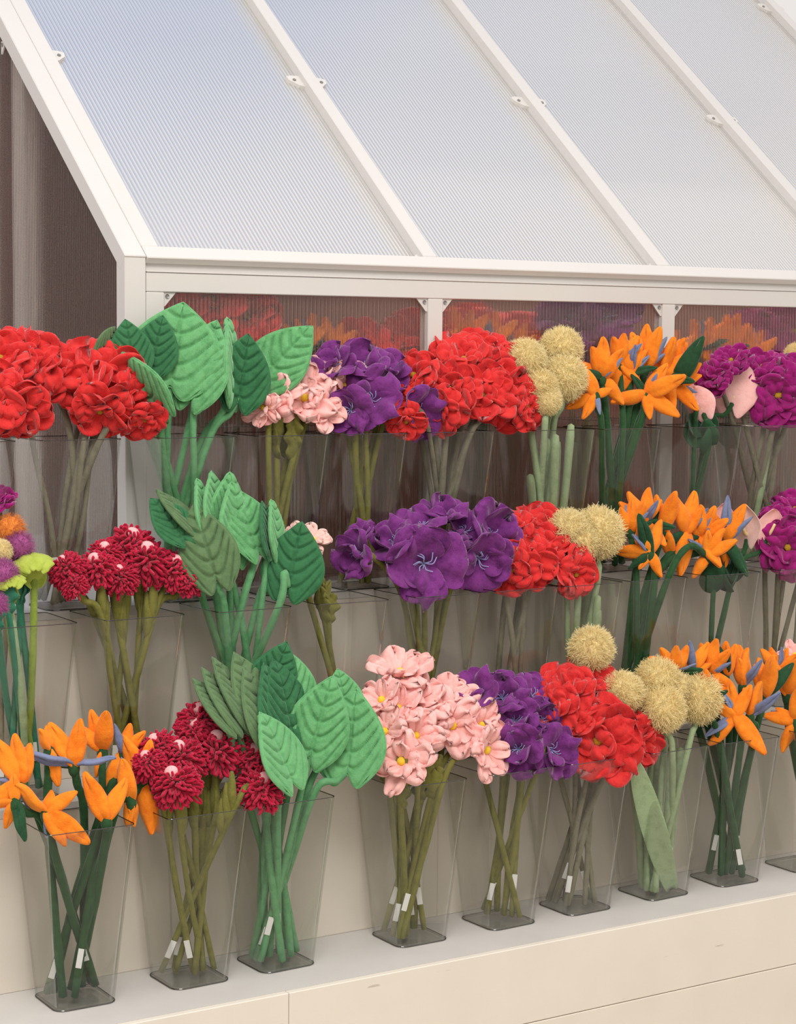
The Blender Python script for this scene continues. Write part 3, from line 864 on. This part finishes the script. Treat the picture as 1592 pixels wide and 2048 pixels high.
        V, F = ball((0, 0, 0), .013, 8, 12, (1, 1, 1.5)); part('calyx', CALYX, e, Matrix.Translation(Vector(P - B - np.array([0, 0, .008]))))
        return e
    def leaf(s, u, v, ln, ang, yaw=0., shade='bright', Y=None, vm=0, um=0, pitch=.15, wid=1.0):
        rs = s.rs; Yh = s.y - np.clip((v - vm) / 60 * .05, -.09, .11) if Y is None else Y
        P = at(u, v, Yh); D = depth(P); L_ = ln * D / FPX
        a = math.radians(ang); t = CR * math.cos(a) + CU * math.sin(a)
        n = -CF; n = n * math.cos(pitch) + t * math.sin(pitch) * 1; t2 = t * math.cos(pitch) + CF * math.sin(pitch)
        x = np.cross(t2, n); x /= np.linalg.norm(x)
        c_, s_ = math.cos(math.radians(yaw)), math.sin(math.radians(yaw))
        x2 = x * c_ - n * s_; n2 = n * c_ + x * s_
        O = P - t2 * L_ * .40
        sd = t2 * .5 + np.array([0, 0, .7]); sd /= np.linalg.norm(sd)
        B, pts, rr, Rm = s.stem(O - n2 * .008, sd, 'leaf', .05)
        e = s.root('leaf', B, u, v); s.put_stem(e, B, pts, rr, 'leaf')
        lm = LEAF[shade]; me = lm[rs.randint(len(lm))]
        part('leaf_blade', me, e, mat4(x2, t2, n2, O - B, (L_ * wid, L_, L_)))
        return e
    def blade(s, u, v, h, lean=0.):
        """upright sage leaf blade standing in the vase: its own stem-less leaf"""
        P = at(u, v, s.y); P[0] = np.clip(P[0], s.x - .07, s.x + .07); P[1] = s.y + s.rs.uniform(-.05, .05)
        B = np.array([s.x + (P[0] - s.x) * .5, s.y + (P[1] - s.y) * .5, s.z + .016])
        pts = catmull([B, B + (P - B) * .5 + np.array([.004, 0, 0]), P], 7)
        e = empty('plush_blade_leaf', B, None, 'leaf'); s.items.append((u, v, 'blade', e, None))
        r = np.linspace(.009, .012, len(pts)); r[-1] = .009
        V, F = tube(pts - B, r, 8); part('leaf_blade', mesh('leaf_blade', V, F, ['sage']), e)
    def label(s):
        ORD = ['leftmost', 'second from left', 'third from left', 'fourth from left', 'fifth from left', 'sixth from left', 'seventh from left', 'eighth from left', 'ninth from left', 'tenth from left', 'eleventh from left', 'twelfth from left', 'thirteenth from left', 'fourteenth from left', 'fifteenth from left']
        kinds = {}
        for it in s.items: kinds.setdefault(it[2], []).append(it)
        for k, its in kinds.items():
            its.sort(key=lambda t: t[0]); n = len(its)
            look = KLOOK.get(k, 'sage green blade leaf')
            top = min(its, key=lambda t: t[1]); low = max(its, key=lambda t: t[1])
            for i, it in enumerate(its):
                if it[4]: it[3]['label'] = it[4]; continue
                if n == 1: o = ''
                elif i == 0: o = ', leftmost'
                elif i == n - 1: o = ', rightmost'
                elif it is top and n > 3: o = ', topmost'
                elif it is low and n > 3: o = ', lowest'
                else: o = ', ' + ORD[i]
                it[3]['label'] = look + ' in ' + s.phrase + o
                it[3]['group'] = look + 's in ' + s.phrase

V, F = ball((0, 0, 0), .013, 8, 12, (1, 1, 1.5)); CALYX = mesh('calyx', V, F, ['darkstem'])

def means(L_): return sum(p[0] for p in L_) / len(L_), sum(p[1] for p in L_) / len(L_)
ROT = np.random.RandomState(9)
def flowers(kind, x, row, phrase, lst, rot=None, vlabel=None):
    y, z = {1: (-.482, Z1), 2: (-.265, Z2), 3: (-.103, Z3)}[row]
    b = Bunch(kind, x, y, z, phrase); um, vm = means(lst)
    for p in lst:
        kw = {}
        p = list(p)
        if isinstance(p[-1], dict): kw = p.pop()
        if kind == 'bird':
            if 'kind' in kw: b.flower(*p[:3], um=um, vm=vm, **kw)
            else: b.bird(p[0], p[1], p[2] if len(p) > 2 and isinstance(p[2], list) else None, Lp=(p[2] if len(p) > 2 and not isinstance(p[2], list) else 80), um=um, vm=vm)
        elif kind == 'leaf': b.leaf(*p, um=um, vm=vm, **kw)
        else: b.flower(*p, um=um, vm=vm, **kw)
    vase(x, y, z, ROT.uniform(-2.5, 2.5) if rot is None else rot, vlabel or ('clear square tapered plastic vase, the ' + phrase))
    b.label()
    return b

# ---- back row
flowers('red', -.455, 3, 'back-row vase at the left picture edge', [(0, 720, 62, .2, .6), (28, 700, 50, -.4, .9), (-20, 800, 60, 0, 0), (35, 815, 55, .1, -.6)])
flowers('red', -.20, 3, 'back-row vase left of the corner post', [
 (62, 735, 62, -.3, .5), (112, 745, 55, .3, .5), (175, 735, 62, -.1, .9), (205, 770, 74, .35, .0), (240, 740, 48, .5, .6), (262, 800, 48, .7, -.3), (288, 838, 42, .4, -.9), (200, 820, 50, 0, -.9)])
flowers('leaf', .10, 3, 'back-row vase by the corner post', [
 (212, 684, 70, 60, 60, 'dull', {'pitch': .5}), (260, 695, 100, 100, 20, 'dark'), (312, 690, 105, 78, 10, 'dark'), (352, 695, 158, 82, 5, 'bright', {'wid': 1.28}),
 (408, 735, 145, 70, -20, 'bright'), (288, 768, 135, 128, -48, 'bright', {'pitch': 0}), (462, 722, 150, 92, 82, 'bright'), (486, 742, 130, 82, 20, 'dark'), (418, 690, 90, 72, 30, 'bright'), (568, 712, 142, 48, -8, 'bright')])
flowers('pink', .36, 3, 'back-row vase under the leftmost wall panel', [
 (548, 795, 54, -.2, .35), (610, 795, 60, .1, .35), (692, 772, 50, .6, .4), (638, 750, 48, .2, 1.2), (525, 815, 40, -.7, 0), (650, 815, 45, .3, 0)])
flowers('purple', .59, 3, 'back-row vase left of the middle wall post', [
 (665, 735, 52, -.5, .9), (722, 735, 62, 0, 1.0), (770, 745, 50, .5, .8), (742, 800, 60, .15, .15), (700, 820, 48, -.3, -.3), (832, 820, 55, .8, -.4)])
flowers('red', .86, 3, 'back-row vase at the middle wall post', [
 (828, 752, 48, -.5, .6), (928, 722, 56, 0, .9), (968, 700, 50, .3, 1.3), (1012, 735, 52, .7, .6), (880, 822, 42, -.2, -.4), (898, 780, 52, -.2, .3), (962, 790, 56, .1, .3), (1020, 790, 54, .7, .1), (1052, 812, 40, .9, 0), (812, 842, 34, 0, -.8)])
yb = flowers('yarn', 1.19, 3, 'back-row vase right of the middle post', [
 (1048, 722, 42), (1122, 698, 41), (1128, 756, 44), (1078, 775, 36), (1092, 800, 30)])
for u, v in ((1047, 950), (1090, 870), (1100, 880), (1130, 850), (1145, 885), (1160, 960)): yb.blade(u, v, 0)
yb.label()
flowers('bird', 1.42, 3, 'back-row vase left of the right post', [
 (1205, 755, 75), (1240, 730, 70), (1262, 745, 72), (1290, 735, [('O', 110, 80), ('O', 88, 90), ('O', 70, 85), ('B', 55, 75), ('B', 35, 50)]), (1325, 750, 78), (1345, 735, 60), (1192, 790, [('O', 205, 70), ('O', 240, 60), ('O', 120, 80), ('B', -80, 45), ('O', 20, 40)]),
 (1292, 788, [('O', 195, 80), ('O', -35, 85), ('O', -85, 55), ('O', 55, 80), ('O', 25, 85), ('B', 60, 50), ('G', 130, 55)]), (1350, 770, [('O', 20, 60), ('O', 40, 70), ('O', -50, 70), ('B', -20, 50), ('G', 62, 110)]), (1352, 722, [('O', 78, 50), ('O', 95, 48), ('O', 60, 45)])])
flowers('anth', 1.72, 3, 'back-row vase near the right edge', [
 (1472, 778, 62, .35, 2.9), (1400, 808, 40, -.5, 2.6), (1378, 790, 34, -.9, .9)])
flowers('magenta', 1.97, 3, 'back-row vase at the right picture edge', [
 (1462, 722, 38, -.2, .9), (1430, 755, 36, -.5, .4), (1525, 735, 44, 0, .8), (1572, 745, 46, .2, .8), (1555, 790, 58, 0, -.1), (1600, 800, 50, .3, .1), (1596, 712, 26, 0, .9, 'yarn')])

# ---- middle row
b = flowers('yarnmauve', -.38, 2, 'middle-row vase at the left picture edge', [
 (38, 1092, 28), (4, 1150, 31), (20, 1058, 30, 0, 0, 'yarnorange'), (66, 1130, 44, .1, .6, 'lime'), (20, 1165, 34, -.4, .3, 'lime'), (2, 1102, 22, 0, 0, 'yarn'), (-6, 1000, 34, 0, .8, 'magenta'), (-8, 1210, 24, 0, 0, 'yarnmauve')])
flowers('crimson', -.12, 2, 'middle-row vase left of the leaves', [
 (262, 1098, 54), (212, 1115, 40), (288, 1128, 58), (196, 1142, 47), (136, 1142, 42), (342, 1145, 48), (372, 1165, 36), (240, 1160, 40), (150, 1175, 30)])
flowers('leaf', .16, 2, 'middle-row leaf vase', [
 (412, 1092, 148, 108, 8, 'dull', {'wid': .95}), (338, 1040, 100, 130, 40, 'dark'), (352, 1020, 100, 130, 70, 'dull'), (408, 1020, 110, 100, 72, 'bright'), (432, 1012, 120, 96, 66, 'bright'), (455, 1020, 130, 84, 50, 'bright'), (470, 1045, 140, 92, 60, 'bright'),
 (495, 1045, 130, 112, 45, 'bright'), (535, 1060, 100, 98, 70, 'dark'), (552, 1060, 105, 96, 74, 'bright'), (588, 1120, 130, 78, 172, 'dark', {'wid': 1.1})])
flowers('pink', .434, 2, 'half-empty middle-row vase', [
 (628, 1078, 34, .4, .8, 'palepink'), (592, 1066, 26, -.4, .9, 'palepink'), (618, 1115, 26, -.1, .2, 'palepink')])
flowers('purple', .705, 2, 'middle-row vase below the middle wall post', [
 (716, 1110, 52, -.8, -.2), (790, 1085, 56, -.4, .6), (848, 1128, 78, .05, -.05), (842, 1052, 50, -.1, 1.2), (888, 1032, 52, .1, 1.4), (928, 1062, 44, .3, .8), (982, 1070, 72, .7, .4), (958, 1118, 62, .3, -.2), (725, 1070, 36, -.5, .9)])
flowers('red', .95, 2, 'middle-row vase right of the purple blooms', [
 (1085, 1055, 48, .2, .7), (1030, 1060, 40, -.2, .9), (1090, 1095, 46, 0, .4), (1025, 1140, 46, -.3, -.1), (1060, 1125, 44, 0, 0), (1130, 1115, 48, .5, .3), (1150, 1148, 44, .6, -.2)])
yb = flowers('yarn', 1.16, 2, 'middle-row vase left of the orange flowers', [
 (1195, 1066, 50), (1135, 1060, 40), (1160, 1085, 36)])
for u, v in ((1218, 1165), (1208, 1200), (1222, 1215), (1240, 1170), (1195, 1190)): yb.blade(u, v, 0)
yb.label()
flowers('bird', 1.385, 2, 'middle-row vase near the right edge', [
 (1290, 1045, 70), (1262, 1060, 65), (1300, 1105, [('O', 178, 80), ('O', 120, 60), ('O', 70, 75), ('O', 235, 45), ('O', -65, 60), ('B', 140, 60), ('G', 215, 60), ('G', 110, 90)]),
 (1326, 1058, [('O', 100, 75), ('O', 75, 80), ('O', -70, 75), ('B', -100, 20), ('G', 125, 80)]), (1372, 1065, [('O', 110, 80), ('O', 80, 90), ('O', 60, 60), ('B', 50, 70), ('O', -100, 90), ('G', 200, 60)]),
 (1400, 1075, 70), (1448, 1080, [('O', 62, 85), ('O', 110, 60), ('B', 88, 95), ('B', 40, 75), ('O', -90, 60), ('B', -75, 55), ('G', 175, 80), ('G', -60, 90)]), (1415, 1110, 62)])
flowers('anth', 1.65, 2, 'middle-row vase at the right', [
 (1495, 1055, 48, .05, -.75, 'anthpale'), (1536, 1058, 44, .25, .4), (1445, 1035, 30, 0, .2)])
flowers('magenta', 1.92, 2, 'middle-row vase at the right picture edge', [
 (1555, 1050, 40, -.3, .6), (1590, 1020, 44, .1, .9), (1575, 1095, 54, 0, 0), (1610, 1070, 50, .2, .2), (1545, 1040, 30, -.5, .8)])

# ---- front row
flowers('bird', -.345, 1, 'front-row vase nearest the left edge', [
 (148, 1530, [('O', 120, 105), ('O', 80, 100), ('B', 155, 100), ('B', 18, 95), ('G', 165, 80)]),
 (205, 1500, [('O', 108, 90), ('O', 80, 88), ('O', 135, 75), ('O', -100, 60), ('B', 70, 60)]),
 (98, 1500, [('O', 95, 55), ('O', 115, 52), ('O', -75, 80), ('B', -60, 40)]),
 (213, 1638, [('O', 115, 110), ('O', 66, 95)]),
 (288, 1560, [('O', 116, 105), ('O', 78, 88), ('B', 62, 80), ('G', -35, 65), ('O', -82, 115)]),
 (245, 1508, [('O', 75, 70), ('O', 45, 70), ('B', 100, 70), ('B', -95, 50), ('O', -110, 90)]),
 (45, 1565, [('O', 122, 115), ('O', 100, 105), ('O', 80, 85), ('B', 172, 55), ('O', 215, 90), ('B', -75, 60)]),
 (92, 1622, [('O', 138, 85), ('O', 75, 50), ('O', 32, 80), ('O', -38, 115), ('O', -58, 85), ('B', -88, 62)]),
 (30, 1600, [('G', -70, 90), ('O', -110, 70), ('O', 200, 60), ('O', 90, 60)]),
 (262, 1600, [('O', -100, 60), ('O', -82, 62), ('O', 100, 90)])])
flowers('crimson', -.07, 1, 'front-row vase second from the left', [
 (402, 1448, 54), (318, 1500, 44), (432, 1505, 58), (362, 1520, 52), (352, 1572, 54), (300, 1530, 40), (478, 1490, 46), (500, 1520, 46), (520, 1582, 52), (390, 1470, 44)])
flowers('leaf', .152, 1, 'front-row leaf vase', [
 (432, 1410, 120, 128, 66, 'dull'), (448, 1398, 130, 122, 68, 'dull'), (468, 1385, 140, 118, 70, 'dull'), (505, 1385, 150, 112, 52, 'dull'), (520, 1420, 150, 108, 58, 'dull'), (548, 1350, 120, 68, 20, 'dark'), (580, 1362, 120, 105, 25, 'bright'),
 (545, 1405, 135, 100, 60, 'dark'), (568, 1398, 140, 104, 50, 'dark'), (556, 1500, 140, 114, 58, 'bright', {'pitch': 0}), (640, 1440, 152, 74, 4, 'bright'), (702, 1470, 155, 84, -14, 'bright'), (685, 1390, 90, 100, 30, 'bright')])
flowers('pink', .52, 1, 'front-row blossom vase', [
 (800, 1342, 62, 0, 1.5), (762, 1398, 50, -.6, .9), (832, 1395, 62, .2, 1.2), (795, 1415, 56, -.2, .8), (905, 1392, 52, .6, 1.1), (768, 1462, 52, -.3, .4), (832, 1470, 50, .2, .5), (802, 1522, 62, -.4, .3), (905, 1450, 66, .3, .2), (965, 1450, 50, .7, .5), (975, 1500, 58, .9, .0), (880, 1420, 50, .2, .7)])
flowers('purple', .783, 1, 'front-row vase left of the front poppies', [
 (950, 1385, 50, -.5, 1.0), (1005, 1395, 58, 0, .7), (1065, 1390, 44, .5, .9), (1030, 1440, 50, 0, .5), (1085, 1440, 46, .5, .4), (1035, 1498, 58, -.2, .1), (1105, 1500, 52, .6, .1)])
flowers('red', 1.022, 1, 'front-row poppy vase', [
 (1125, 1385, 50, -.5, .9), (1180, 1375, 54, .1, 1.1), (1105, 1420, 44, -.7, .4), (1150, 1425, 50, -.1, .8), (1195, 1482, 72, 0, .15), (1245, 1420, 46, .3, .7), (1268, 1455, 54, .6, .3), (1285, 1485, 42, .8, -.2), (1215, 1420, 44, .1, .8)])
yb = flowers('yarn', 1.28, 1, 'front-row vase right of the poppies', [
 (1183, 1298, 43), (1245, 1385, 40), (1315, 1362, 44), (1322, 1418, 46), (1394, 1396, 48), (1350, 1380, 34)])
e = empty('plush_blade_leaf', (1.30, -.535, .016), None, 'leaf'); yb.items.append((1266, 1515, 'blade', e, 'broad pale green blade leaf leaning in front-row vase right of the poppies'))
t_ = at(1264, 1512, -.565) - np.array([1.30, -.535, .016]); ln_ = np.linalg.norm(t_); t_ /= ln_; x_ = np.cross(t_, -CF); x_ /= np.linalg.norm(x_)
part('leaf_blade', SLEAF['broad'], e, mat4(x_, t_, np.cross(x_, t_), (0, 0, 0), (ln_ * .72, ln_, ln_ * .12)))
for u, v in ((1272, 1560), (1325, 1490), (1335, 1500), (1360, 1495), (1395, 1505), (1290, 1600)): yb.blade(u, v, 0)
yb.label()
flowers('bird', 1.528, 1, 'front-row vase near the right edge', [
 (1352, 1345, 62), (1385, 1340, [('O', 130, 60), ('B', 100, 65), ('O', 60, 70), ('O', 20, 45)]), (1420, 1345, 68), (1450, 1350, [('O', 70, 70), ('O', 90, 72), ('G', 110, 70), ('G', 85, 60), ('O', 110, 50)]), (1485, 1370, [('O', 80, 80), ('O', 95, 85), ('O', 105, 60), ('B', 60, 70)]),
 (1530, 1390, [('O', 85, 85), ('O', 98, 80), ('O', 110, 70), ('B', 70, 65), ('G', 50, 90)]),
 (1470, 1432, [('O', 152, 62), ('O', 98, 75), ('O', 62, 75), ('O', -32, 45), ('O', -52, 95), ('O', 225, 85), ('B', 215, 80), ('B', 120, 60)]),
 (1500, 1430, [('O', 72, 75), ('O', 100, 60), ('B', 45, 80)]), (1410, 1400, 60)])
flowers('bird', 1.80, 1, 'front-row vase at the right picture edge', [
 (1590, 1440, [('O', 172, 70), ('O', 150, 50), ('O', -110, 75), ('O', -80, 60), ('B', 160, 55), ('O', 90, 70)]), (1575, 1390, [('O', 80, 80), ('O', 110, 70), ('G', 60, 80), ('B', 30, 60)]), (1560, 1345, 62), (1610, 1400, 70), (1590, 1308, 28, {'kind': 'pink', 'fx': 0, 'fy': .8})])

# ------------------------------------------------------------------ flowers inside the greenhouse, blurred by the ribbed panels
def inside(kind, x, y, heads, phrase):
    b = Bunch(kind, x, y, Z3 + .013, phrase)
    for (dx, dz, r) in heads:
        P = np.array([x + dx, y + (r % .01), 1.37 + dz])
        q = P - CAM; D = q @ CF; u = 796 + FPX * (q @ CR) / D; v = 1024 - FPX * (q @ CU) / D
        if kind == 'bird': b.bird(u, v, None, Lp=r * FPX / D, um=u, vm=v, Y=P[1])
        else: b.flower(u, v, r * FPX / D, 0, .5, um=u, vm=v, Y=P[1])
    vase(x, y, Z3 + .013, 0, 'clear vase of ' + phrase.replace('vase of ', ''), 'vases inside the greenhouse')
    b.label()
inside('red', .30, .13, [(-.1, .13, .08), (.0, .16, .08), (.1, .12, .08), (-.04, .03, .08), (.08, .02, .08)], 'vase of red blooms behind the leftmost panel')
inside('bird', .60, .13, [(-.1, .0, .10), (-.02, .04, .10), (.06, .03, .10), (.13, .0, .09)], 'vase of orange blooms behind the leftmost panel')
inside('red', .84, .13, [(-.09, .04, .08), (.08, .06, .08), (0, .0, .08)], 'vase of red blooms behind the middle post')
inside('bird', 1.12, .12, [(-.14, .03, .10), (-.05, .06, .10), (.05, .05, .10), (.14, .03, .09)], 'vase of orange blooms behind the middle panel')
inside('purple', 1.55, .15, [(-.1, .12, .10), (.05, .14, .10), (0, .02, .1)], 'vase of purple blooms behind the middle panel')
inside('red', 1.36, .36, [(-.1, .08, .09), (.1, .06, .09)], 'vase of red blooms deep behind the middle panel')
inside('bird', 1.97, .13, [(-.14, .02, .10), (-.03, .05, .10), (.08, .05, .10), (.18, .02, .10)], 'vase of orange blooms behind the right panel')
inside('magenta', 2.3, .15, [(-.1, .08, .09), (.06, .1, .09)], 'vase of magenta blooms behind the right panel')
